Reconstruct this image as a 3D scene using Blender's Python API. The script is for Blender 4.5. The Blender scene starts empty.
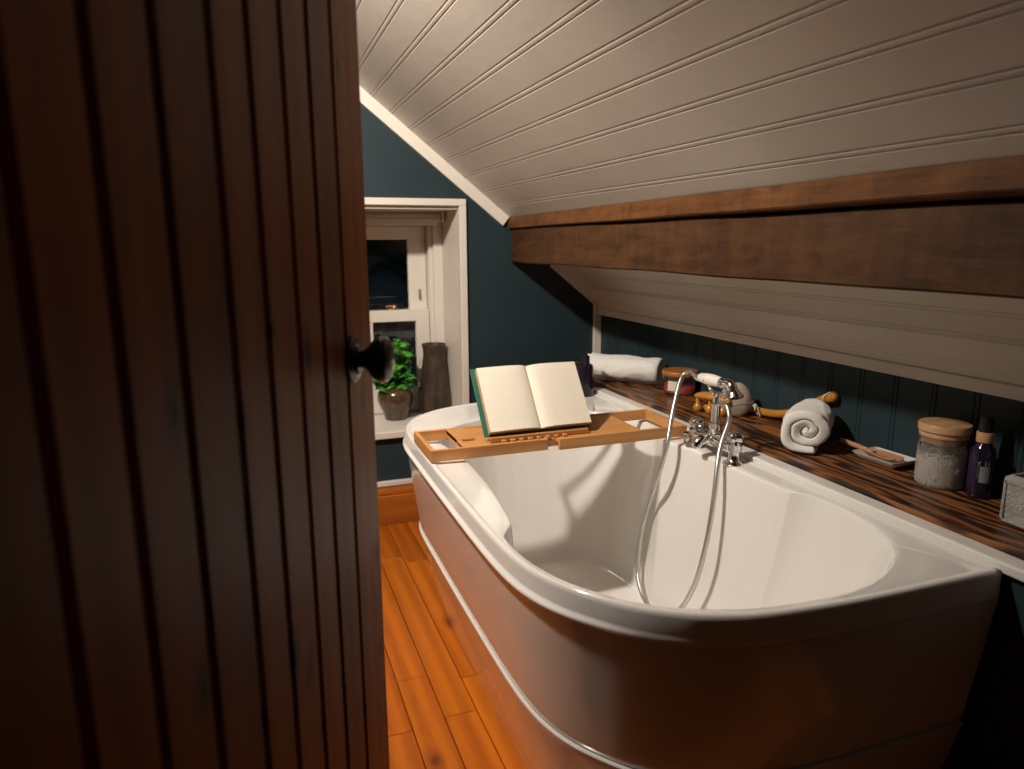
import bpy, bmesh, math, random
from mathutils import Vector, Matrix, noise
random.seed(7)
C = bpy.context.scene.collection
PI = math.pi

# ------------------------------------------------------------------ helpers
def link(name, me, mat=None, parent=None, smooth=False, loc=None, rot=None):
    o = bpy.data.objects.new(name, me)
    C.objects.link(o)
    if mat:
        for m in (mat if isinstance(mat, (list, tuple)) else [mat]):
            me.materials.append(m)
    if smooth:
        for p in me.polygons:
            p.use_smooth = True
        if smooth == 'auto':
            try:
                me.set_sharp_from_angle(angle=math.radians(40))
            except Exception:
                pass
    if parent:
        o.parent = parent
    if loc: o.location = loc
    if rot: o.rotation_euler = rot
    return o

def obj(name, bm, mat=None, parent=None, smooth=False, loc=None, rot=None):
    bmesh.ops.recalc_face_normals(bm, faces=bm.faces)
    me = bpy.data.meshes.new(name)
    bm.to_mesh(me); bm.free()
    return link(name, me, mat, parent, smooth, loc, rot)

def thing(name, label, cat, loc=(0, 0, 0), rot=(0, 0, 0), group=None):
    o = bpy.data.objects.new(name, None)
    o.empty_display_size = .05
    C.objects.link(o); o.location = loc; o.rotation_euler = rot
    o['label'] = label; o['category'] = cat
    if group: o['group'] = group
    return o

def tag(o, label, cat, group=None, kind=None):
    o['label'] = label; o['category'] = cat
    if group: o['group'] = group
    if kind: o['kind'] = kind
    return o

def structure(o, label=None):
    o['kind'] = 'structure'
    if label: o['label'] = label
    return o

def box(bm, x0, x1, y0, y1, z0, z1, bev=0.0, seg=2, M=None):
    t = bmesh.new()
    vs = [t.verts.new((x, y, z)) for x in (x0, x1) for y in (y0, y1) for z in (z0, z1)]
    for f in ((0, 1, 3, 2), (4, 6, 7, 5), (0, 4, 5, 1), (2, 3, 7, 6), (0, 2, 6, 4), (1, 5, 7, 3)):
        t.faces.new([vs[i] for i in f])
    bmesh.ops.recalc_face_normals(t, faces=t.faces)
    if bev:
        bmesh.ops.bevel(t, geom=list(t.edges), offset=bev, segments=seg, affect='EDGES', profile=.5)
    if M: bmesh.ops.transform(t, matrix=M, verts=t.verts)
    join(bm, t)

def join(bm, t):
    me = bpy.data.meshes.new('tmp'); t.to_mesh(me); t.free()
    bm.from_mesh(me); bpy.data.meshes.remove(me)

def lathe(bm, prof, seg=48, M=None, cap=True, closed=False):
    """prof: list of (r, z), revolved about z"""
    t = bmesh.new(); rings = []
    for r, z in prof:
        if r < 1e-6:
            rings.append([t.verts.new((0, 0, z))])
        else:
            rings.append([t.verts.new((r*math.cos(2*PI*i/seg), r*math.sin(2*PI*i/seg), z)) for i in range(seg)])
    def br(a, b):
        for i in range(seg):
            j = (i+1) % seg
            if len(a) == 1 and len(b) == 1: return
            if len(a) == 1: t.faces.new((a[0], b[i], b[j]))
            elif len(b) == 1: t.faces.new((a[i], a[j], b[0]))
            else: t.faces.new((a[i], a[j], b[j], b[i]))
    for a, b in zip(rings, rings[1:]): br(a, b)
    if closed: br(rings[-1], rings[0])
    elif cap:
        for r in (rings[0], rings[-1]):
            if len(r) > 1: t.faces.new(r)
    bmesh.ops.recalc_face_normals(t, faces=t.faces)
    if M: bmesh.ops.transform(t, matrix=M, verts=t.verts)
    join(bm, t)

def catmull(pts, n=8, closed=False):
    P = [Vector(p) for p in pts]; out = []; N = len(P)
    rng = range(N) if closed else range(N-1)
    for i in rng:
        if closed: a, b, c, d = P[i-1], P[i], P[(i+1) % N], P[(i+2) % N]
        else: a, b, c, d = P[max(i-1, 0)], P[i], P[i+1], P[min(i+2, N-1)]
        for k in range(n):
            t = k/n
            out.append(.5*((2*b)+(c-a)*t+(2*a-5*b+4*c-d)*t*t+(3*b-a-3*c+d)*t**3))
    if not closed: out.append(P[-1].copy())
    return out

def tube(bm, pts, r, seg=14, cap=True, rad=None, flat=None):
    """r: radius or function of t (0..1); flat=(a,b) elliptical factors"""
    pts = [Vector(p) for p in pts]; n = len(pts)
    T = [(pts[min(i+1, n-1)]-pts[max(i-1, 0)]).normalized() for i in range(n)]
    up = Vector((0, 0, 1)) if abs(T[0].z) < .9 else Vector((1, 0, 0))
    N = (up - T[0]*up.dot(T[0])).normalized(); rings = []
    for i in range(n):
        N = (N - T[i]*N.dot(T[i])).normalized(); B = T[i].cross(N)
        rr = r(i/(n-1)) if callable(r) else r
        fa, fb = flat or (1, 1)
        rings.append([bm.verts.new(pts[i]+N*(rr*fa*math.cos(2*PI*k/seg))+B*(rr*fb*math.sin(2*PI*k/seg))) for k in range(seg)])
    for a, b in zip(rings, rings[1:]):
        for k in range(seg):
            j = (k+1) % seg; bm.faces.new((a[k], a[j], b[j], b[k]))
    if cap: bm.faces.new(rings[0]); bm.faces.new(rings[-1])

def loft(bm, loops, closed=True, cap0=False, cap1=False):
    R = [[bm.verts.new(p) for p in L] for L in loops]; n = len(R[0])
    for a, b in zip(R, R[1:]):
        for k in range(n if closed else n-1):
            j = (k+1) % n; bm.faces.new((a[k], a[j], b[j], b[k]))
    if cap0: bm.faces.new(R[0])
    if cap1: bm.faces.new(R[-1])
    return R

def prism(bm, poly, a0, a1, axis='y'):
    """extrude 2-D polygon; axis y: poly is (x,z); axis x: (y,z); axis z: (x,y)"""
    def P(p, a):
        return {'y': (p[0], a, p[1]), 'x': (a, p[0], p[1]), 'z': (p[0], p[1], a)}[axis]
    t = bmesh.new()
    A = [t.verts.new(P(p, a0)) for p in poly]; B = [t.verts.new(P(p, a1)) for p in poly]
    n = len(poly)
    for i in range(n):
        j = (i+1) % n; t.faces.new((A[i], A[j], B[j], B[i]))
    t.faces.new(A); t.faces.new(B)
    bmesh.ops.recalc_face_normals(t, faces=t.faces)
    join(bm, t)

def RM(loc=(0, 0, 0), rx=0, ry=0, rz=0):
    return Matrix.Translation(loc) @ Matrix.Rotation(rz, 4, 'Z') @ Matrix.Rotation(ry, 4, 'Y') @ Matrix.Rotation(rx, 4, 'X')

def zto(loc, d):
    """matrix taking +z to direction d at loc"""
    return Matrix.Translation(loc) @ Vector(d).to_track_quat('Z', 'Y').to_matrix().to_4x4()

# ------------------------------------------------------------------ materials
def mat(name, col=(.8, .8, .8), rough=.5, metal=0, coat=0, trans=0, ior=1.45, emit=None, spec=.5, sheen=0):
    m = bpy.data.materials.new(name); m.use_nodes = True
    b = m.node_tree.nodes['Principled BSDF']
    b.inputs['Base Color'].default_value = (*col, 1); b.inputs['Roughness'].default_value = rough
    b.inputs['Metallic'].default_value = metal; b.inputs['Coat Weight'].default_value = coat
    b.inputs['Coat Roughness'].default_value = .06
    b.inputs['Transmission Weight'].default_value = trans; b.inputs['IOR'].default_value = ior
    b.inputs['Specular IOR Level'].default_value = spec
    if sheen: b.inputs['Sheen Weight'].default_value = sheen
    return m

class NT:
    def __init__(s, m):
        s.m = m; s.t = m.node_tree; s.b = s.t.nodes['Principled BSDF']
    def n(s, typ, **kw):
        x = s.t.nodes.new(typ)
        for k, v in kw.items():
            if k.startswith('i_'): x.inputs[k[2:].replace('_', ' ')].default_value = v
            else: setattr(x, k, v)
        return x
    def l(s, a, b): s.t.links.new(a, b)
    def coords(s, scale=(1, 1, 1), rot=(0, 0, 0)):
        tc = s.n('ShaderNodeTexCoord'); mp = s.n('ShaderNodeMapping')
        mp.inputs['Scale'].default_value = scale; mp.inputs['Rotation'].default_value = rot
        s.l(tc.outputs['Object'], mp.inputs['Vector']); return mp.outputs['Vector']
    def noise(s, vec, scale=5, detail=4, rough=.5, dist=0):
        x = s.n('ShaderNodeTexNoise'); x.inputs['Scale'].default_value = scale
        x.inputs['Detail'].default_value = detail; x.inputs['Roughness'].default_value = rough
        x.inputs['Distortion'].default_value = dist
        if vec: s.l(vec, x.inputs['Vector'])
        return x
    def ramp(s, fac, stops, interp='LINEAR'):
        r = s.n('ShaderNodeValToRGB'); r.color_ramp.interpolation = interp
        e = r.color_ramp.elements
        while len(e) < len(stops): e.new(.5)
        for el, (p, c) in zip(e, stops):
            el.position = p; el.color = (*c, 1) if len(c) == 3 else c
        s.l(fac, r.inputs['Fac']); return r.outputs['Color']
    def mix(s, fac, a, b, typ='MIX'):
        x = s.n('ShaderNodeMix', data_type='RGBA', blend_type=typ)
        for sock, v in ((x.inputs[0], fac), (x.inputs[6], a), (x.inputs[7], b)):
            if hasattr(v, 'is_output'): s.l(v, sock)
            elif isinstance(v, (int, float)): sock.default_value = v
            else: sock.default_value = (*v, 1) if len(v) == 3 else v
        return x.outputs[2]
    def bump(s, h, strength=.3, dist=.01):
        b = s.n('ShaderNodeBump'); b.inputs['Strength'].default_value = strength
        b.inputs['Distance'].default_value = dist
        s.l(h, b.inputs['Height']); s.l(b.outputs['Normal'], s.b.inputs['Normal'])
    def col(s, c): s.l(c, s.b.inputs['Base Color'])

def paint(name, col, rough=.45, bump=.08, bscale=60, var=.06, spec=.5):
    m = mat(name, col, rough, spec=spec); t = NT(m); v = t.coords()
    a = t.noise(v, 3, 5); d = tuple(c*(1-var*2) for c in col)
    t.col(t.ramp(a.outputs['Fac'], [(.3, d), (.7, col)]))
    t.bump(t.noise(v, bscale, 3).outputs['Fac'], bump, .004)
    return m

def wood(name, dark, light, axis=1, scale=1., rough=.4, knots=0, coat=0, line=.5, island=False, bump=.15, dist=3., knot_col=None, kscale=5, stretch=.07, spec=.5, ring=26):
    """grain runs along the given object axis"""
    m = mat(name, light, rough, coat=coat, spec=spec); t = NT(m)
    sc = [scale]*3; sc[axis] = scale*stretch
    v = t.coords(tuple(sc))
    if island:
        g = t.n('ShaderNodeNewGeometry'); ad = t.n('ShaderNodeVectorMath', operation='ADD')
        mu = t.n('ShaderNodeVectorMath', operation='SCALE'); mu.inputs['Scale'].default_value = 37.
        cx = t.n('ShaderNodeCombineXYZ')
        for k in range(3): t.l(g.outputs['Random Per Island'], cx.inputs[k])
        t.l(cx.outputs[0], mu.inputs[0]); t.l(v, ad.inputs[0]); t.l(mu.outputs[0], ad.inputs[1]); v = ad.outputs[0]
    big = t.noise(v, 6, 3, .5, .6)
    w = t.n('ShaderNodeTexWave', wave_type='RINGS', rings_direction=('X', 'Y', 'Z')[axis])
    w.inputs['Scale'].default_value = ring; w.inputs['Distortion'].default_value = dist
    w.inputs['Detail'].default_value = 3; w.inputs['Detail Scale'].default_value = .6
    t.l(v, w.inputs['Vector'])
    fine = t.noise(v, 130, 4, .6)
    a = t.mix(line, big.outputs['Fac'], w.outputs['Fac'])
    a = t.mix(.28, a, fine.outputs['Fac'])
    c = t.ramp(a, [(.25, dark), (.75, light)])
    if island:
        hv = t.n('ShaderNodeHueSaturation')
        mr = t.n('ShaderNodeMapRange'); mr.inputs['To Min'].default_value = .72; mr.inputs['To Max'].default_value = 1.25
        t.l(g.outputs['Random Per Island'], mr.inputs['Value']); t.l(mr.outputs[0], hv.inputs['Value'])
        t.l(c, hv.inputs['Color']); c = hv.outputs[0]
    if knots:
        sk = [kscale]*3; sk[axis] = kscale*.5
        vk0 = t.coords(tuple(sk)); sp = t.n('ShaderNodeSeparateXYZ'); t.l(vk0, sp.inputs[0]); cb = t.n('ShaderNodeCombineXYZ')
        t.l(sp.outputs[0], cb.inputs[0]); t.l(sp.outputs[2 if axis == 2 else 1], cb.inputs[1]); vk = cb.outputs[0]
        vo = t.n('ShaderNodeTexVoronoi', voronoi_dimensions='2D'); vo.inputs['Scale'].default_value = 1.; vo.inputs['Randomness'].default_value = 1
        nn = t.noise(vk, 2, 2); vv = t.mix(.12, vk, nn.outputs['Color']); t.l(vv, vo.inputs['Vector'])
        k = t.ramp(vo.outputs['Distance'], [(knots*.15, (1, 1, 1)), (knots*.42, (.50, .50, .50)), (knots, (0, 0, 0))])
        c = t.mix(k, c, knot_col or tuple(x*.25 for x in dark))
    t.col(c); t.bump(a, bump, .003)
    return m

M_white = paint('white_paint', (.70, .64, .56), .42, .05)
M_ceil = paint('ceiling_paint', (.62, .56, .485), .38, .12, 35)
M_trim = paint('trim_paint', (.74, .68, .60), .4, .04)
M_teal = paint('teal_paint', (.022, .040, .047), .55, .12, 90, .12, spec=.3)
M_acryl = mat('white_acrylic', (.80, .77, .73), .10, coat=.6); M_acryl.node_tree.nodes['Principled BSDF'].inputs['Coat Roughness'].default_value = .04
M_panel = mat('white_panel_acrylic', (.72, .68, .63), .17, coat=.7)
M_floor = wood('orange_pine', (.25, .050, .003), (.56, .150, .006), 1, 1., .38, .13, .05, .25, True, .1, 4., (.16, .035, .004), 5.2, ring=9)
M_base = wood('orange_pine_skirting', (.30, .075, .010), (.48, .14, .018), 0, 1., .35, 0, .3, .5, False, .1)
M_door = wood('dark_pine_door', (.135, .036, .006), (.30, .088, .015), 2, 1., .46, .13, .0, .22, True, .12, 3.5, (.010, .004, .003), 8, spec=.22, ring=10)
# small dark nail holes and pin knots in the door boards
t = NT(M_door); src = t.b.inputs['Base Color'].links[0].from_socket
v0 = t.coords((13, 1, 6)); sp = t.n('ShaderNodeSeparateXYZ'); t.l(v0, sp.inputs[0]); cb = t.n('ShaderNodeCombineXYZ'); t.l(sp.outputs[0], cb.inputs[0]); t.l(sp.outputs[2], cb.inputs[1])
vo = t.n('ShaderNodeTexVoronoi', voronoi_dimensions='2D'); vo.inputs['Scale'].default_value = 1; t.l(cb.outputs[0], vo.inputs['Vector'])
vo2 = t.n('ShaderNodeSeparateColor'); t.l(vo.outputs['Color'], vo2.inputs[0])
gate = t.n('ShaderNodeMath', operation='GREATER_THAN'); gate.inputs[1].default_value = .62; t.l(vo2.outputs[0], gate.inputs[0])
kk = t.ramp(vo.outputs['Distance'], [(.035, (1, 1, 1)), (.055, (.35, .35, .35)), (.13, (0, 0, 0))])
mm = t.n('ShaderNodeMath', operation='MULTIPLY'); t.l(kk, mm.inputs[0]); t.l(gate.outputs[0], mm.inputs[1])
t.col(t.mix(mm.outputs[0], src, (.004, .002, .002)))
M_bamboo = wood('bamboo', (.42, .17, .045), (.66, .32, .11), 0, 1.6, .42, 0, 0, .35, False, .06)
M_bamboo_y = wood('bamboo_slat', (.40, .16, .042), (.64, .31, .10), 1, 1.6, .42, 0, 0, .35, False, .06)
M_lid = wood('pale_wood_lid', (.40, .21, .10), (.60, .36, .19), 0, 3., .45, 0, 0, .4, False, .05)
M_lid2 = wood('honey_wood_lid', (.30, .10, .02), (.50, .19, .04), 0, 3., .4, 0, .2, .4, False, .05)
M_honey = wood('honey_wood', (.36, .13, .02), (.62, .27, .05), 0, 2., .35, 0, .3, .3, False, .05)
M_scoop = wood('scoop_wood', (.36, .16, .08), (.52, .27, .14), 1, 3., .5, 0, 0, .4, False, .05)
M_chrome = mat('chrome', (.80, .80, .80), .08, 1)
M_hose = mat('steel_hose', (.62, .62, .60), .28, 1)
M_porc = mat('porcelain', (.82, .76, .68), .15, coat=.5)
M_black = mat('black_iron', (.012, .010, .009), .28, .3, coat=.3)
M_brass = mat('brass', (.70, .48, .22), .3, 1)
M_dish = mat('dish_glaze', (.60, .58, .54), .2, coat=.4)
M_blackpl = mat('black_plastic', (.012, .011, .013), .3)
M_green = mat('green_cloth_cover', (.015, .11, .075), .6)
M_string = mat('white_cord', (.75, .70, .60), .8)
M_pad = paint('ramie_pad', (.50, .40, .32), .9, .5, 260, .1)
M_soil = paint('soil', (.03, .018, .01), .95, .8, 60)

# towel
M_towel = mat('towelling', (.78, .75, .70), .95, sheen=.4)
t = NT(M_towel); v = t.coords(); n1 = t.noise(v, 420, 3, .6); t.bump(n1.outputs['Fac'], .6, .003)
# paper pages with faint print
M_page = mat('book_page', (.74, .66, .52), .75)
t = NT(M_page); tc = t.n('ShaderNodeTexCoord'); sx = t.n('ShaderNodeSeparateXYZ'); t.l(tc.outputs['Object'], sx.inputs[0])
def mth(t, op, a, b=0.):
    x = t.n('ShaderNodeMath', operation=op)
    for i, q in enumerate((a, b)):
        if hasattr(q, 'is_output'): t.l(q, x.inputs[i])
        else: x.inputs[i].default_value = q
    return x.outputs[0]
fr = mth(t, 'FRACT', mth(t, 'MULTIPLY', sx.outputs['Y'], 185.))
ln = mth(t, 'LESS_THAN', fr, .42)
mp = t.n('ShaderNodeMapping'); mp.inputs['Scale'].default_value = (420, 185, 1); t.l(tc.outputs['Object'], mp.inputs[0])
wd = t.noise(mp.outputs[0], 1, 1); wds = mth(t, 'GREATER_THAN', wd.outputs['Fac'], .44)
ax = mth(t, 'ABSOLUTE', sx.outputs['X'])
inx = mth(t, 'MULTIPLY', mth(t, 'GREATER_THAN', ax, .020), mth(t, 'LESS_THAN', ax, .118))
iny = mth(t, 'MULTIPLY', mth(t, 'GREATER_THAN', sx.outputs['Y'], .025), mth(t, 'LESS_THAN', sx.outputs['Y'], .165))
msk = mth(t, 'MULTIPLY', mth(t, 'MULTIPLY', ln, wds), mth(t, 'MULTIPLY', inx, iny))
t.col(t.mix(mth(t, 'MULTIPLY', msk, .13), (.76, .69, .57), (.22, .18, .14)))
M_edge = mat('page_edges', (.56, .36, .17), .8)
t = NT(M_edge); v = t.coords((10, 10, 900)); t.col(t.ramp(t.noise(v, 2, 2).outputs['Fac'], [(.3, (.42, .25, .11)), (.7, (.62, .42, .22))]))

# charred strong-grain shelf
M_shelf = mat('burnt_spruce', (.2, .1, .05), .36, coat=.15); t = NT(M_shelf)
v = t.coords((1, .20, 1)); nz = t.noise(v, 9, 2, .5, .8)
w = t.n('ShaderNodeTexWave', wave_type='BANDS', bands_direction='X'); w.inputs['Scale'].default_value = 10.5
w.inputs['Distortion'].default_value = 10; w.inputs['Detail'].default_value = 1.5; w.inputs['Detail Scale'].default_value = 2.6; w.inputs['Detail Roughness'].default_value = .4
t.l(v, w.inputs['Vector'])
f = t.noise(t.coords((1, .04, 1)), 160, 3)
aa = t.mix(.25, w.outputs['Fac'], f.outputs['Fac'])
c = t.ramp(aa, [(.12, (.014, .006, .003)), (.36, (.060, .020, .006)), (.62, (.17, .062, .018)), (.85, (.26, .10, .030))])
vo = t.n('ShaderNodeTexVoronoi'); vo.inputs['Scale'].default_value = 1; t.l(t.coords((6, 2.6, 1)), vo.inputs['Vector'])
k = t.ramp(vo.outputs['Distance'], [(.05, (1, 1, 1)), (.16, (0, 0, 0))])
t.col(t.mix(k, c, (.012, .006, .004))); t.bump(aa, .35, .003)

def beam_mat(name, dk, lt, sat=1):
    m = mat(name, lt, .55, spec=.35); t = NT(m)
    a = t.noise(t.coords((1, .45, 1)), 16, 8, .72, .4)
    b = t.noise(t.coords((1, .12, 1)), 38, 5, .65, .4)
    d = t.noise(t.coords((1, 1, 1)), 2.2, 2)
    e_ = t.noise(t.coords((.2, 1, .12)), 30, 3, .6)
    f = t.mix(.45, a.outputs['Fac'], b.outputs['Fac']); f = t.mix(.22, f, d.outputs['Fac']); f = t.mix(.18, f, e_.outputs['Fac'])
    c = t.ramp(f, [(.40, dk), (.60, lt)])
    vo = t.n('ShaderNodeTexVoronoi'); vo.inputs['Scale'].default_value = 1; t.l(t.coords((1, 3.4, 6)), vo.inputs['Vector'])
    k = t.ramp(vo.outputs['Distance'], [(.03, (1, 1, 1)), (.12, (0, 0, 0))])
    t.col(t.mix(k, c, tuple(x*.2 for x in dk))); t.bump(f, .6, .006); return m
M_beam = beam_mat('old_beam', (.034, .013, .005), (.105, .044, .015))
M_beam2 = beam_mat('beam_top_plank', (.070, .025, .007), (.19, .075, .022))

# ceramics
def ceramic(name, dk, lt, rough=.3, coat=.3, zs=1):
    m = mat(name, lt, rough, coat=coat); t = NT(m)
    a = t.noise(t.coords((1, 1, zs)), 22, 6, .7, .8)
    t.col(t.ramp(a.outputs['Fac'], [(.35, dk), (.6, lt), (.8, tuple(x*1.6 for x in lt))])); t.bump(a.outputs['Fac'], .15, .004); return m
M_vase = ceramic('brown_stoneware', (.022, .013, .008), (.065, .041, .025), .45, .1, .3)
M_pot = ceramic('glazed_brown_pot', (.035, .020, .010), (.085, .048, .024), .18, .7, .6)
M_stone = mat('embossed_grey_stone', (.36, .34, .31), .85); t = NT(M_stone); v = t.coords()
a = t.n('ShaderNodeTexVoronoi', feature='DISTANCE_TO_EDGE'); a.inputs['Scale'].default_value = 75; t.l(t.mix(.04, v, t.noise(v, 40, 3).outputs['Color']), a.inputs['Vector'])
t.bump(t.ramp(a.outputs['Distance'], [(.02, (0, 0, 0)), (.2, (1, 1, 1))]), .45, .003)
t.col(t.ramp(t.noise(v, 30, 4).outputs['Fac'], [(.3, (.29, .27, .25)), (.7, (.40, .38, .35))]))
M_leaf = mat('leaf', (.03, .20, .012), .4); M_leaf.node_tree.nodes['Principled BSDF'].inputs['Subsurface Weight'].default_value = 0
t = NT(M_leaf); g = t.n('ShaderNodeNewGeometry'); t.col(t.ramp(g.outputs['Random Per Island'], [(0, (.015, .10, .008)), (1, (.07, .34, .02))]))
M_stem = mat('green_stem', (.04, .16, .02), .5)

# glass
def glass(name, col=(1, 1, 1), rough=0., ior=1.45):
    return mat(name, col, rough, trans=1, ior=ior)
M_glass = glass('clear_glass', (.97, .98, .97))
M_pane = glass('window_glass', (.92, .95, .96), 0, 1.5)
M_bottle = mat('dark_violet_glass', (.012, .008, .020), .08, coat=.5)
M_dusty = glass('salt_dusted_glass', (.96, .96, .95)); t = NT(M_dusty)
tc = t.n('ShaderNodeTexCoord'); n1 = t.noise(tc.outputs['Object'], 330, 4, .75); 
sx = t.n('ShaderNodeSeparateXYZ'); t.l(tc.outputs['Object'], sx.inputs[0])
mr = t.n('ShaderNodeMapRange'); mr.inputs['From Min'].default_value = .058; mr.inputs['From Max'].default_value = .102
mr.inputs['To Min'].default_value = .49; mr.inputs['To Max'].default_value = .63; t.l(sx.outputs['Z'], mr.inputs['Value'])
gt = mth(t, 'GREATER_THAN', n1.outputs['Fac'], mr.outputs[0])
dif = t.n('ShaderNodeBsdfDiffuse'); dif.inputs['Color'].default_value = (.62, .57, .51, 1)
mx = t.n('ShaderNodeMixShader'); out = t.t.nodes['Material Output']
t.l(mth(t, 'MULTIPLY', gt, .75), mx.inputs[0]); t.l(t.b.outputs[0], mx.inputs[1]); t.l(dif.outputs[0], mx.inputs[2]); t.l(mx.outputs[0], out.inputs['Surface'])
M_salt = paint('white_bath_salts', (.84, .78, .71), .9, .8, 300)
M_wax = mat('rose_wax', (.92, .20, .17), .45); M_wax.node_tree.nodes['Principled BSDF'].inputs['Subsurface Weight'].default_value = .3
M_paper = mat('paper_label', (.72, .64, .52), .7)
M_barcode = mat('barcode_label', (.5, .5, .5), .5); t = NT(M_barcode)
w = t.n('ShaderNodeTexWave', wave_type='BANDS', bands_direction='X'); w.inputs['Scale'].default_value = 260; w.inputs['Distortion'].default_value = 4
t.l(t.coords(), w.inputs['Vector']); t.col(t.ramp(w.outputs['Fac'], [(.45, (.05, .05, .06)), (.55, (.42, .42, .43))]))
M_violet = mat('violet_label', (.022, .010, .040), .4)
M_blind = paint('cream_blind_fabric', (.62, .55, .45), .8, .2, 150)

# ================================================================== SETTING
YW, XR = 2.682, 1.367
def cz(x): return 1.193 - .799*(x-.958)          # sloping ceiling height

# floor: boards along y, one mesh
bm = bmesh.new()
random.seed(3)
for i in range(-18, 17):
    x0 = .354 + .0795*i; y = -1.0 - random.random()*.5
    joints = {0: [.6, 1.455, 2.35], -1: [.9, 1.632, 2.5], 1: [.8, 1.590, 2.3], -2: [.5, 1.435, 2.2], -3: [1.1, 1.9]}.get(i)
    ys = [y]
    if joints: ys += joints
    else:
        while ys[-1] < YW: ys.append(ys[-1] + .7 + random.random()*.8)
    ys.append(YW+.02)
    ys = [q for q in ys if q <= YW+.02]
    for a, b in zip(ys, ys[1:]):
        if b - a < .02: continue
        box(bm, x0+.0011, x0+.0784, a+.0008, b-.0008, -.02, 0, .0012, 1)
fl = structure(obj('floor', bm, M_floor, smooth=False), 'orange stained pine floorboards')
bm = bmesh.new(); box(bm, -1.12, 1.75, -1.05, 2.8, -.06, -.021); obj('subfloor', bm, mat('subfloor_dark', (.01, .006, .003), .9), fl)

# far wall with window opening
WX0, WX1, WZ0, WZ1 = .125, .757, .381, 1.232
bm = bmesh.new()
for a, b, c, d in ((-1.15, WX0, 0, 2.5), (WX1, 1.5, 0, 2.5), (WX0, WX1, 0, WZ0-.03), (WX0, WX1, WZ1, 2.5)):
    box(bm, a, b, YW, YW+.36, c, d)
structure(obj('wall_far', bm, M_teal), 'dark teal painted end wall')

# right wall: vertical beaded boards
def beaded(L0, L1, pitch, phase, g=.0024, bead=.0065, depth=.0022):
    """(s, depth) profile of tongue-and-groove boards with a bead"""
    pts = [(L0, 0)]; s = math.floor((L0-phase)/pitch)*pitch+phase
    while s < L1:
        for ds, dd in ((-.5*bead-2*g, 0), (-.5*bead-1.2*g, depth), (-.5*bead-.6*g, depth), (-.5*bead, .0), (-.25*bead, .0), (0, -.0002), (.25*bead, .0), (.5*bead, 0), (.5*bead+.5*g, depth), (.5*bead+1.3*g, depth), (.5*bead+2.*g, 0)):
            if L0 < s+ds < L1: pts.append((s+ds, dd))
        s += pitch
    pts.append((L1, 0)); return pts
bm = bmesh.new(); P = beaded(-.9, YW, .098, .02)
poly = [(XR + d, s) for s, d in P] + [(XR+.1, YW), (XR+.1, -.9)]
prism(bm, poly, 0, .90, 'z')
structure(obj('wall_right', bm, M_teal), 'dark teal beaded board wall below the slope')
# boxing under the wooden shelf
bm = bmesh.new(); P = beaded(-.9, YW, .098, .05)
prism(bm, [(1.112 + d, s) for s, d in P] + [(1.145, YW), (1.145, -.9)], 0, .572, 'z')
structure(obj('wall_boxing', bm, M_teal), 'dark teal boxing under the wooden shelf')
bm = bmesh.new(); box(bm, -1.15, -1.0, -1.0, YW, 0, 2.5); M_hall = paint('hall_paint', (.27, .235, .195), .6); structure(obj('wall_left', bm, M_hall))
bm = bmesh.new(); box(bm, -1.15, 1.5, -1.05, -.9, 0, 2.5); structure(obj('wall_near', bm, M_hall))

# ceiling: sloping boarding + flat top
k = math.hypot(1, .799); tx, tz = 1/k, -.799/k; nx, nz = .799/k, 1/k     # slope dir, outward (up) normal
S0 = (-.35-.958)*k; S1 = (1.44-.958)*k
P = beaded(S0, S1, .0663*k, (.907-.958)*k, .0026, .0068, .0022)
pr = [(.958+s*tx+d*nx, 1.193+s*tz+d*nz) for s, d in P]
pr += [(pr[-1][0]+.06*nx, pr[-1][1]+.06*nz), (pr[0][0]+.06*nx, pr[0][1]+.06*nz)]
bm = bmesh.new(); prism(bm, pr, -.95, YW-.001, 'y')
zt = cz(-.35)
box(bm, -1.1, -.349, -.95, YW-.001, zt, zt+.06)
structure(obj('ceiling', bm, M_ceil, smooth=False), 'sloping white beaded board ceiling')

# beam (purlin) along the slope: lower beam and a plank on top
def roughen(o, amp, sc, axis_len=1):
    for v_ in o.data.vertices:
        p = v_.co; q = Vector((p.x*sc, p.y*sc*.4, p.z*sc))
        v_.co.x += amp*(noise.noise(q)); v_.co.z += amp*.6*(noise.noise(q+Vector((9, 3, 1))))
def longbox(poly, y0, y1, ny, bev=.004):
    t = bmesh.new(); prism(t, poly, y0, y1, 'y')
    lo = [e for e in t.edges if abs(e.verts[0].co.y-e.verts[1].co.y) > .1]
    bmesh.ops.bevel(t, geom=lo, offset=bev, segments=2, affect='EDGES')
    for i in range(1, ny):
        bmesh.ops.bisect_plane(t, geom=list(t.verts)+list(t.edges)+list(t.faces), plane_co=(0, y0+(y1-y0)*i/ny, 0), plane_no=(0, 1, 0))
    return t
bt = thing('ceiling_beam', 'old dark brown timber beam running beneath the sloping white ceiling', 'beam', (0, 0, 0))
bm = longbox([(.966, 1.149), (.966, 1.020), (1.178, 1.014), (1.14, 1.0), (1.05, 1.10)][:3] + [(1.165, cz(1.165)-.002), (1.02, cz(1.02)-.003)], -.89, YW-.012, 90)
o = obj('beam_timber', bm, M_beam, bt, 'auto'); roughen(o, .006, 9)
bm = longbox([(.956, cz(.956)-.001), (.956, 1.150), (1.0, 1.150), (1.02, cz(1.02)-.003)], -.89, YW-.004, 90, .002)
o = obj('top_plank', bm, M_beam2, bt, 'auto'); roughen(o, .0025, 9)
for v_ in o.data.vertices:
    u_ = max(0, (2.68-v_.co.y)/2)
    if v_.co.x < .985:
        v_.co.x -= .015*u_
        v_.co.z += .012*u_

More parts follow.
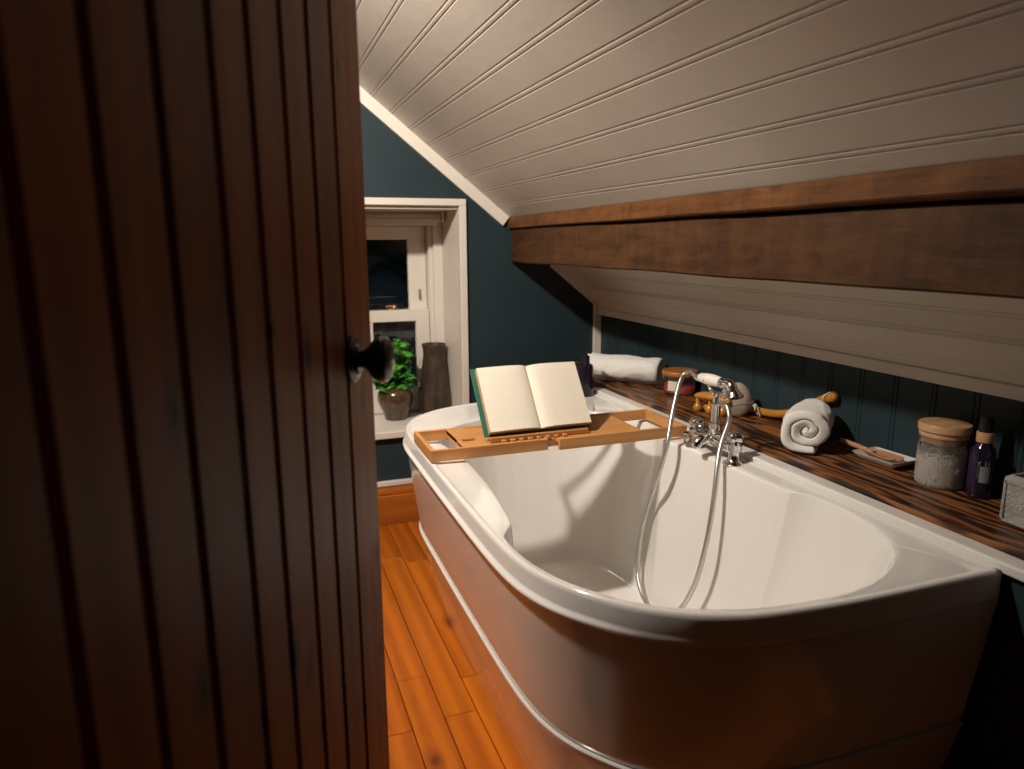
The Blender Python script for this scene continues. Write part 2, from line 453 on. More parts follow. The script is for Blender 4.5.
# trims on the far wall
def slope_trim(x0, x1, w, name, lab=None):
    b = bmesh.new()
    p = [(x0, cz(x0)), (x1, cz(x1)), (x1-nx*w if x1 < 1 else x1, cz(x1)-(nz*w if x1 < 1 else w*k)), (x0-nx*w, cz(x0)-nz*w)]
    prism(b, p, YW-.016, YW-.0005, 'y')
    return structure(obj(name, b, M_trim), lab)
slope_trim(-.35, .958, .042, 'trim_1', 'white sloping trim where ceiling meets end wall')
slope_trim(1.16, 1.350, .040, 'trim_2', 'white sloping trim below the beam')
bm = bmesh.new(); box(bm, 1.333, XR-.0005, YW-.016, YW-.0005, .604, cz(1.35)+.01, .002); structure(obj('trim_3', bm, M_trim), 'white corner strip')
# stepped moulding at top of right wall
bm = bmesh.new()
prof = [(XR-.001, .800), (XR-.020, .800), (XR-.022, .803), (XR-.022, .826), (XR-.017, .829), (XR-.021, .833), (XR-.021, .840), (XR-.028, .846), (XR-.028, .852), (XR-.035, .858), (XR-.035, .864), (XR-.046, .872), (XR-.052, cz(XR-.052)-.001), (XR-.001, cz(XR-.001)-.001)]
prism(bm, prof, -.88, YW-.017, 'y'); structure(obj('trim_4', bm, M_trim), 'white stepped moulding along foot of slope')
# white strip between bath and wooden shelf
bm = bmesh.new(); box(bm, 1.098, 1.1395, -.88, 2.215, .573, .592, .004, 3)
structure(obj('trim_5', bm, mat('white_strip', (.78, .75, .70), .25, coat=.3)), 'white strip between the bath and the wooden shelf')
# white dado strip + skirting on far wall
bm = bmesh.new(); box(bm, -.99, 1.11, YW-.018, YW-.0005, .158, .178, .003); structure(obj('trim_6', bm, M_trim), 'thin white strip above the wooden baseboard')
bm = bmesh.new()
prism(bm, [(YW-.0005, .001), (YW-.022, .001), (YW-.022, .118), (YW-.016, .122), (YW-.020, .127), (YW-.020, .140), (YW-.012, .157), (YW-.0005, .157)], -.99, 1.11, 'x')
structure(obj('baseboard_far', bm, M_base), 'orange stained wooden baseboard')

# ------------------------------------------------------------------ window
win = bpy.data.objects.new('window_1', None); C.objects.link(win); win.location = (.44, YW, .8); structure(win, 'white sash window in a deep white reveal')
def wobj(name, b, m, par=win, **kw):
    o = obj(name, b, m, par, **kw); o.matrix_parent_inverse = Matrix.Translation(-Vector(win.location)) if par is win else Matrix.Identity(4); return o
YS = 2.955                                     # window plane
bm = bmesh.new()                               # casing round the opening
tw = .028
box(bm, WX0-tw, WX1+tw, YW-.016, YW+.004, WZ1, WZ1+tw-.002, .003)
box(bm, WX1, WX1+tw, YW-.016, YW+.004, WZ0-.0, WZ1, .003)
box(bm, WX0-tw, WX0, YW-.016, YW+.004, WZ0-.0, WZ1, .003)
wobj('casing', bm, M_trim)
bm = bmesh.new()                               # reveal lining
box(bm, WX1-.001, WX1+.012, YW+.003, YS+.09, WZ0, WZ1)
box(bm, WX0-.012, WX0+.001, YW+.003, YS+.09, WZ0, WZ1)
box(bm, WX0, WX1, YW+.003, YS+.09, WZ1-.012, WZ1+.001)
wobj('reveal', bm, M_white)
bm = bmesh.new(); box(bm, WX0-.03, WX1+.03, YW-.026, YW, WZ0-.029, WZ0, .005, 3); box(bm, WX0+.001, WX1-.001, YW-.002, YS+.09, WZ0-.03, WZ0)
wobj('window_sill', bm, M_trim)
bm = bmesh.new()                               # box frame
box(bm, .700, WX1-.001, YS-.012, YS+.07, WZ0, WZ1-.012, .003); box(bm, .716, WX1-.001, YS-.030, YS-.011, WZ0, WZ1-.012, .003)
box(bm, WX0+.001, .182, YS-.012, YS+.07, WZ0, WZ1-.012, .003); box(bm, WX0+.001, .166, YS-.030, YS-.011, WZ0, WZ1-.012, .003)
box(bm, .182, .700, YS-.004, YS+.07, 1.165, WZ1-.012, .002)
wobj('window_frame', bm, M_trim)
def sash(name, y0, y1, z0, z1, glz0, glz1, gx):
    b = bmesh.new(); xl, xr = .184, .698
    g0, g1 = gx
    box(b, xl, .441-(g1-.441) if False else xl+.03, y0, y1, z0, z1, .002)
    box(b, g1, xr, y0, y1, z0, z1, .002)
    box(b, xl+.029, g1+.001, y0, y1, glz1, z1, .002); box(b, xl+.029, g1+.001, y0, y1, z0, glz0, .002)
    box(b, g0-.022, g0, y0+.003, y1-.003, glz0, glz1, .003)
    s = wobj(name, b, M_trim)
    for a, c in ((xl+.03, g0-.022), (g0, g1)):
        q = bmesh.new(); box(q, a-.002, c+.002, (y0+y1)/2-.002, (y0+y1)/2+.002, glz0-.002, glz1+.002)
        p = obj('pane', q, M_pane, s)
    return s
sash('upper_sash', YS+.036, YS+.066, .785, 1.163, .818, 1.109, (.449, .622))
sash('lower_sash', YS, YS+.032, .384, .820, .487, .772, (.460, .640))
bm = bmesh.new()                                # brass sash fastener on the meeting rail
box(bm, .528, .572, YS+.004, YS+.030, .820, .826, .002); lathe(bm, [(.0, .826), (.008, .826), (.010, .832), (.006, .840), (0, .842)], 20, RM((.553, YS+.016, 0)))
tube(bm, [(.553, YS+.014, .836), (.532, YS+.006, .838), (.516, YS+.002, .836)], lambda u: .0035+.002*u, 10)
wobj('sash_fastener', bm, M_brass, smooth='auto')
bm = bmesh.new(); box(bm, .662, .670, YS+.024, YS+.035, .86, .905, .003); wobj('side_catch', bm, mat('grey_metal', (.35, .33, .3), .4, .8))

rb = thing('roller_blind', 'cream roller blind rolled up at the top of the sash window', 'blind', (.44, YS-.075, 1.195))
bm = bmesh.new(); lathe(bm, [(0, -.300), (.019, -.300), (.0195, -.295), (.0195, .285), (.019, .290), (0, .290)], 32, RM((0, 0, 0), 0, PI/2)); obj('rolled_fabric', bm, M_blind, rb, 'auto')
bm = bmesh.new()
bm.free()
for sx_ in (.298, -.312):
    bm = bmesh.new(); box(bm, sx_, sx_+.010, -.020, .022, -.018, .026, .002); obj('bracket', bm, M_trim, rb)
bm = bmesh.new(); box(bm, -.285, .280, -.0245, -.0195, -.030, -.004, .002); obj('bottom_bar', bm, M_blind, rb)

# ------------------------------------------------------------------ dusk garden outside
out_wall = paint('pale_render', (.22, .27, .30), .9, .2, 10)
ob = thing('outbuilding', 'pale gabled outbuilding seen dimly through the upper window pane', 'building', (1.42, 8.2, -1.2))
bm = bmesh.new(); prism(bm, [(-.9, 0), (.9, 0), (.9, 1.45), (0, 2.05), (-.9, 1.45)], 0, 2.5, 'y'); obj('wall', bm, out_wall, ob)
bm = bmesh.new()
for s in (-1, 1):
    prism(bm, [(0, 2.05), (0, 2.13), (s*1.05, 1.43), (s*1.05, 1.35)], -.12, 2.6, 'y')
obj('roof', bm, mat('slate', (.03, .035, .04), .7), ob)
gf = thing('garden_fence', 'slatted fence in the dark garden beyond the window', 'fence', (1.2, 6.4, -1.2))
bm = bmesh.new()
for i in range(26): box(bm, -2.0+i*.16, -2.0+i*.16+.09, 0, .03, 0, 1.75, .004)
obj('slats', bm, mat('fence_paint', (.10, .12, .13), .8), gf)
bm = bmesh.new()
for z in (.35, 1.35): box(bm, -2.05, 2.2, .031, .08, z, z+.09)
obj('rail', bm, mat('fence_rail', (.05, .06, .06), .8), gf)
hd = bmesh.new(); bmesh.ops.create_grid(hd, x_segments=90, y_segments=50, size=1)
for v_ in hd.verts:
    X, Z = v_.co.x*6+1, (v_.co.y+1)*2.4-1.2
    n_ = noise.noise(Vector((X*1.1, Z*1.1, 1)))*.7 + noise.noise(Vector((X*5, Z*5, 4)))*.35 + noise.noise(Vector((X*14, Z*14, 4)))*.15
    v_.co = Vector((X, 14.2+n_-.25*math.cos(Z), Z+.3*noise.noise(Vector((X*2, 0, 7)))))
hg = obj('hedge', hd, paint('dark_hedge', (.035, .075, .03), .9, .6, 20, .3), None, True); tag(hg, 'tall dark hedge in the night garden beyond the window', 'hedge')
md = hg.modifiers.new('s', 'SOLIDIFY'); md.thickness = .8; md.offset = 1
bm = bmesh.new(); box(bm, -6, 9, 3.2, 16, -1.3, -1.2); structure(obj('ground', bm, paint('dark_lawn', (.02, .03, .015), .95)))

# ------------------------------------------------------------------ door
dd = Vector((.405, .914, 0)).normalized(); dn = Vector((dd.y, -dd.x, 0))
E0 = Vector((.143, .939, 0))
DM = Matrix(((dd.x, dn.x, 0, E0.x), (dd.y, dn.y, 0, E0.y), (0, 0, 1, 0), (0, 0, 0, 1)))   # local x along door (0 = free edge), y towards bath
door = bpy.data.objects.new('door_1', None); C.objects.link(door); door.matrix_world = DM; structure(door, 'open dark stained tongue and groove plank door')
gs = [0, -.113, -.189, -.259, -.330, -.395, -.469, -.536, -.601, -.667, -.733, -.800]
bm = bmesh.new(); dep = .006
for a, b in zip(gs, gs[1:]):
    # each board: face at y=0, bead on its left edge
    t_ = 0 if a == 0 else .0010
    pts = [(a - t_, -.030), (a - t_, -dep), (a - t_-.0015, -.0008), (a-t_-.003, 0)]
    pts += [(b+.0092, 0), (b+.0085, -.001), (b+.0078, -dep*.6), (b+.0068, -dep*.6), (b+.0060, -.0015), (b+.0042, -.0002), (b+.0024, -.0015), (b+.0010, -dep), (b+.0010, -.030)]
    prism(bm, pts, .012, 1.80, 'z')
obj('planks', bm, M_door, door)
bm = bmesh.new()
for z in (.18, .86, 1.52): box(bm, -.78, -.035, -.052, -.030, z, z+.13, .003)
obj('ledge', bm, M_door, door)
kn = bmesh.new()
lathe(kn, [(0, 0), (.0285, 0), (.0285, .003), (.024, .006), (.019, .006), (.017, .010), (0, .010)], 40)
rose = obj('rosette', kn, M_black, door, 'auto'); rose.matrix_local = RM((-.088, 0, .962), -PI/2)
kn = bmesh.new()
lathe(kn, [(0, .006), (.012, .006), (.0105, .010), (.0110, .014), (.015, .019), (.021, .024), (.026, .030), (.0280, .036), (.0270, .0415), (.0225, .0455), (.014, .0485), (0, .0495)], 48)
ko = obj('knob', kn, M_black, door, 'auto'); ko.matrix_local = RM((-.088, 0, .962), -PI/2)
bm = bmesh.new(); box(bm, -.09, .004, -.058, -.031, .675, .735, .004); lathe(bm, [(.0, 0), (.007, 0), (.007, .01), (.013, .018), (.016, .028), (.010, .036), (0, .038)], 24, RM((-.012, -.056, .70), PI/2))
obj('latch_case', bm, M_black, door, 'auto')

# ================================================================== BATH
CX, CY = .74, 1.45
cur = [(1.10, .727), (.99, .7275), (.875, .7285), (.80, .7305), (.733, .7355), (.674, .742), (.624, .7525), (.565, .775), (.514, .806), (.478, .838), (.45, .872), (.42, .918), (.397, .970), (.382, 1.03), (.374, 1.11), (.371, 1.22), (.370, 1.38), (.370, 1.553), (.371, 1.72), (.372, 1.837), (.376, 1.915), (.390, 1.985), (.415, 2.038), (.450, 2.085), (.496, 2.125), (.54, 2.152), (.60, 2.175), (.672, 2.190), (.80, 2.199), (.95, 2.201), (1.10, 2.202)]
open_curve = [(p.x, p.y) for p in catmull([(a, b, 0) for a, b in cur], 8)]
outer = open_curve + [(1.10, 2.202-(2.202-.727)*i/60) for i in range(1, 60)]
O = [(1.045, 1.158), (1.040, 1.25), (1.034, 1.36), (1.032, 1.46), (1.024, 1.54), (1.006, 1.585), (1.022, 1.63), (1.044, 1.69), (1.056, 1.76), (1.054, 1.83), (1.030, 1.90), (.97, 1.965), (.87, 2.005), (.745, 2.018), (.64, 2.005), (.55, 1.965), (.48, 1.90), (.446, 1.835), (.442, 1.785), (.455, 1.715), (.465, 1.62), (.463, 1.51), (.459, 1.41), (.449, 1.32), (.437, 1.23), (.430, 1.193), (.412, 1.168), (.397, 1.145), (.394, 1.09), (.400, 1.03), (.416, .975), (.445, .918), (.487, .862), (.545, .815), (.62, .783), (.70, .766), (.80, .761), (.90, .780), (.985, .825), (1.04, .885), (1.066, .96), (1.074, 1.04), (1.072, 1.095), (1.062, 1.128)]
def smooth_poly(P, it=1):
    for _ in range(it):
        Q = []
        for i in range(len(P)):
            a, b = P[i], P[(i+1) % len(P)]
            Q += [(a[0]*.8+b[0]*.2, a[1]*.8+b[1]*.2), (a[0]*.2+b[0]*.8, a[1]*.2+b[1]*.8)]
        P = Q
    return P
Os = smooth_poly(O, 1)
F = []
for i in range(120):                             # floor of the basin: super-ellipse
    a = 2*PI*i/120; n_ = 3.2
    ca, sa = math.cos(a), math.sin(a)
    F.append((.757+.220*math.copysign(abs(ca)**(2/n_), ca), 1.46+.44*math.copysign(abs(sa)**(2/n_), sa)))
def hit(poly, ang):
    dx, dy = math.cos(ang), math.sin(ang); best = 0
    for i in range(len(poly)):
        ax_, ay_ = poly[i]; bx_, by_ = poly[(i+1) % len(poly)]
        ex, ey = bx_-ax_, by_-ay_; den = dx*ey-dy*ex
        if abs(den) < 1e-12: continue
        wx, wy = ax_-CX, ay_-CY
        t_ = (wx*ey-wy*ex)/den; u_ = (wx*dy-wy*dx)/den
        if t_ > 0 and -1e-9 <= u_ <= 1+1e-9: best = max(best, t_)
    return (CX+dx*best, CY+dy*best)
angs = [2*PI*i/520 for i in range(520)]
for cx_, cy_ in ((1.10, .727), (1.10, 2.202)): angs.append(math.atan2(cy_-CY, cx_-CX) % (2*PI))
for q in range(40): angs.append((math.atan2(1.18-CY, .42-CX) % (2*PI)) + (q-20)*.0035); angs.append((math.atan2(1.14-CY, 1.052-CX) % (2*PI)) + (q-20)*.0035)
angs = sorted(set(round(a % (2*PI), 6) for a in angs))
Ro = [hit(outer, a) for a in angs]; Oo = [hit(Os, a) for a in angs]; Fo = [hit(F, a) for a in angs]
def inset(P, d):
    n = len(P); out = []
    for i in range(n):
        a, b = P[i-1], P[(i+1) % n]; ex, ey = b[0]-a[0], b[1]-a[1]; L = math.hypot(ex, ey) or 1
        out.append((P[i][0]-ey/L*d*1., P[i][1]+ex/L*d))
    return out
def L3(P, z): return [(x, y, z) for x, y in P]
def lerp(P, Q, s): return [(a[0]+(b[0]-a[0])*s, a[1]+(b[1]-a[1])*s) for a, b in zip(P, Q)]
def clampx(P, m=1.0985): return [(min(x, m), y) for x, y in P]
loops = []
for d, z in ((.010, .5315), (-.002, .5312), (-.0065, .5318), (-.0080, .5340), (-.0078, .5370), (-.0058, .5395), (-.001, .5425), (0, .546), (0, .571), (.0015, .5765), (.0040, .5795), (.0070, .5800), (.0105, .5790), (.014, .5775), (.019, .5765)):
    if d < 0:
        A_ = inset(Ro, d); B_2 = inset(Ro, d*.12)
        loops.append(L3(clampx([(b[0]+(a[0]-b[0])*max(0, min(1, (.50-b[0])/.10)), b[1]+(a[1]-b[1])*max(0, min(1, (.50-b[0])/.10))) for a, b in zip(A_, B_2)]), z))
    else: loops.append(L3(clampx(inset(Ro, d)), z))
Rin = clampx(inset(Ro, .019))
# keep the opening inside the rim
def inside(P, Q):
    out = []
    for p, q in zip(P, Q):
        rp, rq = math.hypot(p[0]-CX, p[1]-CY), math.hypot(q[0]-CX, q[1]-CY)
        s = min(1, (rp-.006)/rq); out.append((CX+(q[0]-CX)*s, CY+(q[1]-CY)*s))
    return out
Oi = inside(Rin, Oo)
loops.append(L3(lerp(Rin, Oi, .5), .5755)); loops.append(L3(lerp(Rin, Oi, .92), .5742))
loops.append(L3(Oi, .5722))
for s, z in ((.012, .5685), (.022, .5625), (.035, .553), (.09, .505), (.17, .445), (.27, .380), (.38, .315), (.50, .255), (.61, .208), (.72, .170), (.82, .142), (.90, .126), (.96, .118), (1.0, .115)):
    loops.append(L3(lerp(Oi, Fo, s), z))
loops.append(L3(lerp(Fo, [(CX, CY)]*len(Fo), .35), .113)); loops.append(L3(lerp(Fo, [(CX, CY)]*len(Fo), .8), .111))
bath = thing('bathtub', 'large white back to wall bathtub with tapered side panel on the orange floor', 'bathtub', (.72, 1.46, 0))
def bobj(name, b, m, par=bath, **kw):
    o = obj(name, b, m, par, **kw); o.matrix_parent_inverse = Matrix.Translation(-Vector(bath.location)) if par is bath else Matrix.Identity(4); return o
bm = bmesh.new(); loft(bm, loops, True, False, True)
bobj('basin', bm, M_acryl, smooth=True)
# apron, open curve
def inset_open(P, d):
    out = []; n = len(P)
    for i in range(n):
        if i == 0: ex, ey = -1, 0
        elif i == n-1: ex, ey = 1, 0
        else:
            a, b = P[i-1], P[i+1]; ex, ey = b[0]-a[0], b[1]-a[1]
        L = math.hypot(ex, ey); out.append((min(P[i][0]+ey/L*d, 1.10), P[i][1]-ex/L*d))
    return out
oc = open_curve
def ap(rows, name):
    b = bmesh.new(); loft(b, [L3(inset_open(oc, d), z) for d, z in rows], False)
    o = bobj(name, b, M_panel, smooth='auto'); return o
ap([(.020, .5305), (.0035, .5300), (.0015, .5285), (.0015, .526), (.0075, .48), (.0155, .42), (.0255, .35), (.0325, .300), (.0350, .2865), (.0365, .2845), (.050, .2835)], 'side_panel')
ap([(.050, .2840), (.0320, .2835), (.0300, .2815), (.0300, .2785), (.0355, .262), (.050, .200), (.066, .140), (.085, .070), (.103, .002)], 'lower_panel')
bm = bmesh.new(); lathe(bm, [(0, 0), (.019, 0), (.020, .002), (.020, .004), (.017, .006), (0, .007)], 32, zto((.470, 1.385, .522), (1, 0, .12)))
bobj('overflow_cover', bm, M_chrome, smooth='auto')
bm = bmesh.new(); lathe(bm, [(0, .110), (.034, .110), (.034, .1165), (.028, .119), (0, .1195)], 32, RM((.745, 1.30, 0))); bobj('drain_cover', bm, M_chrome, smooth='auto')

# ------------------------------------------------------------------ wooden shelf
bm = bmesh.new(); box(bm, 1.1405, XR-.001, -.88, YW-.001, .574, .602, .002, 2)
tag(obj('wooden_shelf', bm, M_shelf), 'long dark burnt grain wooden shelf along the wall behind the bath', 'shelf')
SZ = .6025

# ================================================================== MIXER TAP
mx_ = thing('bath_mixer_tap', 'chrome bath mixer tap with shower handset standing on the bath rim', 'tap', (1.056, 1.435, .573))
def T(b, name, m=M_chrome, par=mx_, sm='auto'): return obj(name, b, m, par, sm)
bm = bmesh.new()
# local origin at (1.056,1.435,.573); y along bath, z up
for y in (-.078, .078):
    lathe(bm, [(0, 0), (.026, 0), (.0265, .002), (.024, .005), (.017, .008), (.0125, .014), (.0125, .030), (.018, .034), (.018, .046), (0, .048)], 32, RM((0, y, .0)))
cent = catmull([(0, -.080, .036), (0, -.05, .040), (-.004, 0, .043), (0, .05, .040), (0, .080, .036)], 8)
tube(bm, cent, lambda u: .0135+.006*math.sin(PI*u)**2, 24)
tube(bm, catmull([(0, 0, .042), (-.025, 0, .046), (-.045, 0, .040), (-.055, 0, .026)], 8), lambda u: .0145-.003*u, 20)
lathe(bm, [(0, 0), (.010, 0), (.010, .006), (.014, .011), (.0165, .020), (.014, .029), (.007, .034), (0, .035)], 24, zto((0, .096, .022), (-.15, .95, -.25)))
T(bm, 'mixer_body')
def handle(y, nm='tap_handle'):
    b = bmesh.new()
    lathe(b, [(0, .040), (.0175, .040), (.0185, .043), (.0185, .050), (.012, .053), (.0105, .056), (0, .056)], 28, RM((0, y, 0)))
    h = T(b, nm)
    b = bmesh.new(); rings = []
    for z_, rr in ((.0545, .006), (.0550, .012), (.058, .0165), (.066, .0180), (.073, .0165), (.0785, .0120), (.0805, .006)):
        rings.append([(rr*(1+.20*math.cos(4*a)*min(1, rr/.016))*math.cos(a+.5), y+rr*(1+.20*math.cos(4*a)*min(1, rr/.016))*math.sin(a+.5), z_) for a in [2*PI*i/48 for i in range(48)]])
    loft(b, rings, True, True, True)
    obj('handle_grip', b, M_chrome, h, 'auto'); return h
handle(.078); handle(-.078)
bm = bmesh.new()
lathe(bm, [(0, .045), (.016, .045), (.018, .050), (.018, .062), (.0135, .067), (.0165, .074), (.0165, .084), (.0115, .088), (.0105, .125), (.012, .127), (.012, .133), (.0085, .136), (.008, .150), (.014, .155), (.014, .161), (0, .163)], 32)
T(bm, 'riser')
bm = bmesh.new()      # cradle with two prongs
for s in (-1, 1):
    tube(bm, catmull([(0, 0, .158), (0, s*.022, .160), (.0, s*.032, .170), (0, s*.034, .182)], 6), .0045, 12)
for s in (-1, 1):
    tube(bm, catmull([(-.013, s*.034, .192), (-.015, s*.034, .184), (0, s*.034, .178), (.015, s*.034, .184), (.013, s*.034, .192)], 6), .0035, 10)
T(bm, 'cradle')
# handset lying on cradle, tail towards far end (+y)
hs = bpy.data.objects.new('handset', None); C.objects.link(hs); hs.parent = mx_; hs.location = (-.004, .0, .184)
bm = bmesh.new(); tail, headp = Vector((0, .075, .002)), Vector((0, -.038, .004))
lathe(bm, [(0, 0), (.0095, .001), (.0125, .010), (.0145, .035), (.015, .055), (.0125, .080), (.010, .088), (0, .089)], 28, zto((0, .068, .003), (0, -1, .03)))
obj('grip', bm, M_porc, hs, 'auto')
bm = bmesh.new()
lathe(bm, [(0, 0), (.0085, 0), (.0085, .010), (.011, .012), (.011, .016), (.0085, .018), (0, .019)], 24, zto((0, .084, .002), (0, -1, .0)))
obj('hose_connector', bm, M_chrome, hs, 'auto'); bm = bmesh.new()
lathe(bm, [(0, 0), (.012, 0), (.013, .003), (.0125, .007), (.011, .010), (.011, .020), (0, .021)], 24, zto((0, -.020, .005), (0, -1, 0)))
tube(bm, catmull([(0, -.036, .006), (.001, -.046, .007), (.001, -.056, .004), (.001, -.062, -.004)], 8), lambda u: .0115+.001*u, 20)
lathe(bm, [(0, -.004), (.0105, -.004), (.0115, 0), (.0125, .007), (.0155, .014), (.0200, .020), (.0225, .024), (.0225, .028), (.019, .030), (0, .028)], 36, zto((.001, -.061, .002), (.12, -.22, -1)))
obj('spray_head', bm, M_chrome, hs, 'auto')
# hose, world coordinates relative to mixer
def W(*p): return Vector(p) - Vector((1.056, 1.435, .573))
bm = bmesh.new()
hp = [W(1.052, 1.520, .759), W(1.052, 1.548, .768), W(1.044, 1.563, .756), W(1.024, 1.554, .730), W(.998, 1.541, .651), W(.977, 1.528, .572), W(.968, 1.560, .463), W(.985, 1.627, .355), W(.978, 1.645, .263), W(.968, 1.634, .178), W(.955, 1.586, .139), W(.950, 1.530, .128), W(.950, 1.470, .142), W(.952, 1.415, .174), W(.958, 1.383, .218), W(.965, 1.355, .285), W(.973, 1.340, .362), W(.985, 1.339, .437), W(.998, 1.345, .515), W(1.010, 1.356, .575), W(1.026, 1.367, .625), W(1.042, 1.367, .671), W(1.046, 1.370, .695), W(1.048, 1.387, .711), W(1.053, 1.420, .709)]
path = catmull(hp, 10)
tube(bm, path, .0062, 14)
ho = T(bm, 'shower_hose', M_hose, sm=True)
t = NT(M_hose); w = t.n('ShaderNodeTexWave', wave_type='BANDS', bands_direction='Z'); w.inputs['Scale'].default_value = 90; t.l(t.coords(), w.inputs['Vector']); t.bump(w.outputs['Fac'], .25, .002)

# ================================================================== BATH TRAY
tr = thing('bath_tray', 'extendable bamboo bath tray laid across the far end of the bath', 'tray', (.715, 1.68, .5830), (0, 0, 0))
def q(x, y): return x-.72, y-1.68
def rail(b, x0, x1, y0, y1, z0=0, z1=.029, bev=.0015):
    box(b, x0-.72, x1-.72, y0-1.68, y1-1.68, z0, z1, bev)
yn, yf = 1.592, 1.785
def sidetray(xo, xi, y0, y1, hx, slot):
    a, b_ = min(xo, xi), max(xo, xi); s = 1 if xi > xo else -1
    b = bmesh.new()
    rail(b, a, b_, y0, y0+.011); rail(b, a, b_, y1-.011, y1)
    e = (xo, xo+s*.011); rail(b, min(e), max(e), y0+.0105, y1-.0105)
    f = obj('side_frame', b, M_bamboo, tr)
    b = bmesh.new()
    if slot:
        rail(b, hx, .512, y0+.0105, y0+.072, .016, .024); rail(b, hx, .512, y0+.078, y1-.0105, .016, .028)
        rail(b, .508, b_, y0+.0105, y1-.0105, .016, .0262)
        rail(b, hx, hx+.011, y0+.0105, y1-.0105, .006, .0275)
    else:
        rail(b, a, hx, y0+.0105, y1-.0105, .016, .0265)
        rail(b, hx-.011, hx, y0+.0105, y1-.0105, .006, .0275)
    obj('side_board', b, M_bamboo, tr)
sidetray(.376, .679, yn, yf, .462, True)
sidetray(1.078, .704, yn-.012, yf+.006, .945, False)
for y_ in (yn+.014, yf-.024):
    bm = bmesh.new(); rail(bm, .56, .80, y_, y_+.010, .004, .024); obj('centre_rail', bm, M_bamboo, tr)
for i in range(8):
    bm = bmesh.new(); rail(bm, .560+i*.0235, .560+i*.0235+.012, yn+.012, yn+.100, .027, .033, .002); obj('slat', bm, M_bamboo_y, tr)
bm = bmesh.new()       # book rest frame behind the book
th = math.atan2(.112, .150)
MR = RM((.0, 1.716-1.68, .034), -th)
for x in (-.13, .12): box(bm, x, x+.012, -.006, 0, 0, .150, .001, 1, MR)
for z in (.004, .14): box(bm, -.13, .132, -.006, 0, z, z+.012, .001, 1, MR)
obj('book_rest', bm, M_bamboo, tr)
bm = bmesh.new(); rail(bm, .53, .80, 1.612, 1.620, .030, .040, .001); obj('page_stop', bm, M_bamboo, tr)

# ================================================================== BOOK
bk = thing('open_book', 'open book with cream pages and green cover propped on the bamboo tray', 'book', (.669, 1.633, .6225), (0, 0, math.radians(1)))
BT = Matrix.Translation((0, 0, 0)) @ Matrix.Rotation(PI/2-th, 4, 'X')      # local: x width, y up the page, z towards reader
H_ = .187
def pagew(u):          # page surface height over the cover, u in -1..1
    a = abs(u); return .0045 + .0125*(1-math.exp(-a*9)) - .004*a*a + (.001 if u < 0 else 0)
def lean(u): return -.030*(abs(u)**1.2) + 0        # boards fall back from the spine
hw = .140
bm = bmesh.new(); n = 40; top = []; bot = []
for side in (-1, 1):
    rows = []
    for i in range(n+1):
        u = side*i/n; w_ = hw*(1.0)
        rows.append((u*w_, pagew(u)+.0040, .0015))
    # surface + edges
    A = [[bm.verts.new(BT @ Vector((x, y, z)) ) for x, z, _ in rows] for y in (.004, H_*.5, H_-.004)]
    Bv = [[bm.verts.new(BT @ Vector((x, y, .0015)) ) for x, z, _ in rows] for y in (.004, H_-.004)]
    for r0, r1 in zip(A, A[1:]):
        for i in range(n): bm.faces.new((r0[i], r0[i+1], r1[i+1], r1[i])).material_index = 0
    for i in range(n):
        bm.faces.new((Bv[0][i], Bv[0][i+1], A[0][i+1], A[0][i])).material_index = 1
        bm.faces.new((A[2][i], A[2][i+1], Bv[1][i+1], Bv[1][i])).material_index = 1
        bm.faces.new((Bv[0][i], Bv[0][i+1], Bv[1][i+1], Bv[1][i])).material_index = 1
    bm.faces.new((A[0][n], A[1][n], A[2][n], Bv[1][n], Bv[0][n])).material_index = 1
me = bpy.data.meshes.new('pages'); bmesh.ops.recalc_face_normals(bm, faces=bm.faces); bm.to_mesh(me); bm.free()
inv = BT.inverted(); me.transform(inv)
pg = link('pages', me, [M_page, M_edge], bk, 'auto'); pg.matrix_local = BT
bm = bmesh.new()
box(bm, -.1525, -.004, -.001, H_+.003, -.0025, .001, .001); box(bm, .004, .1400, -.001, H_+.003, -.0025, .001, .001); box(bm, -.006, .006, -.001, H_+.003, -.004, -.0005, .001)
cv = obj('cover', bm, M_green, bk); cv.matrix_local = BT

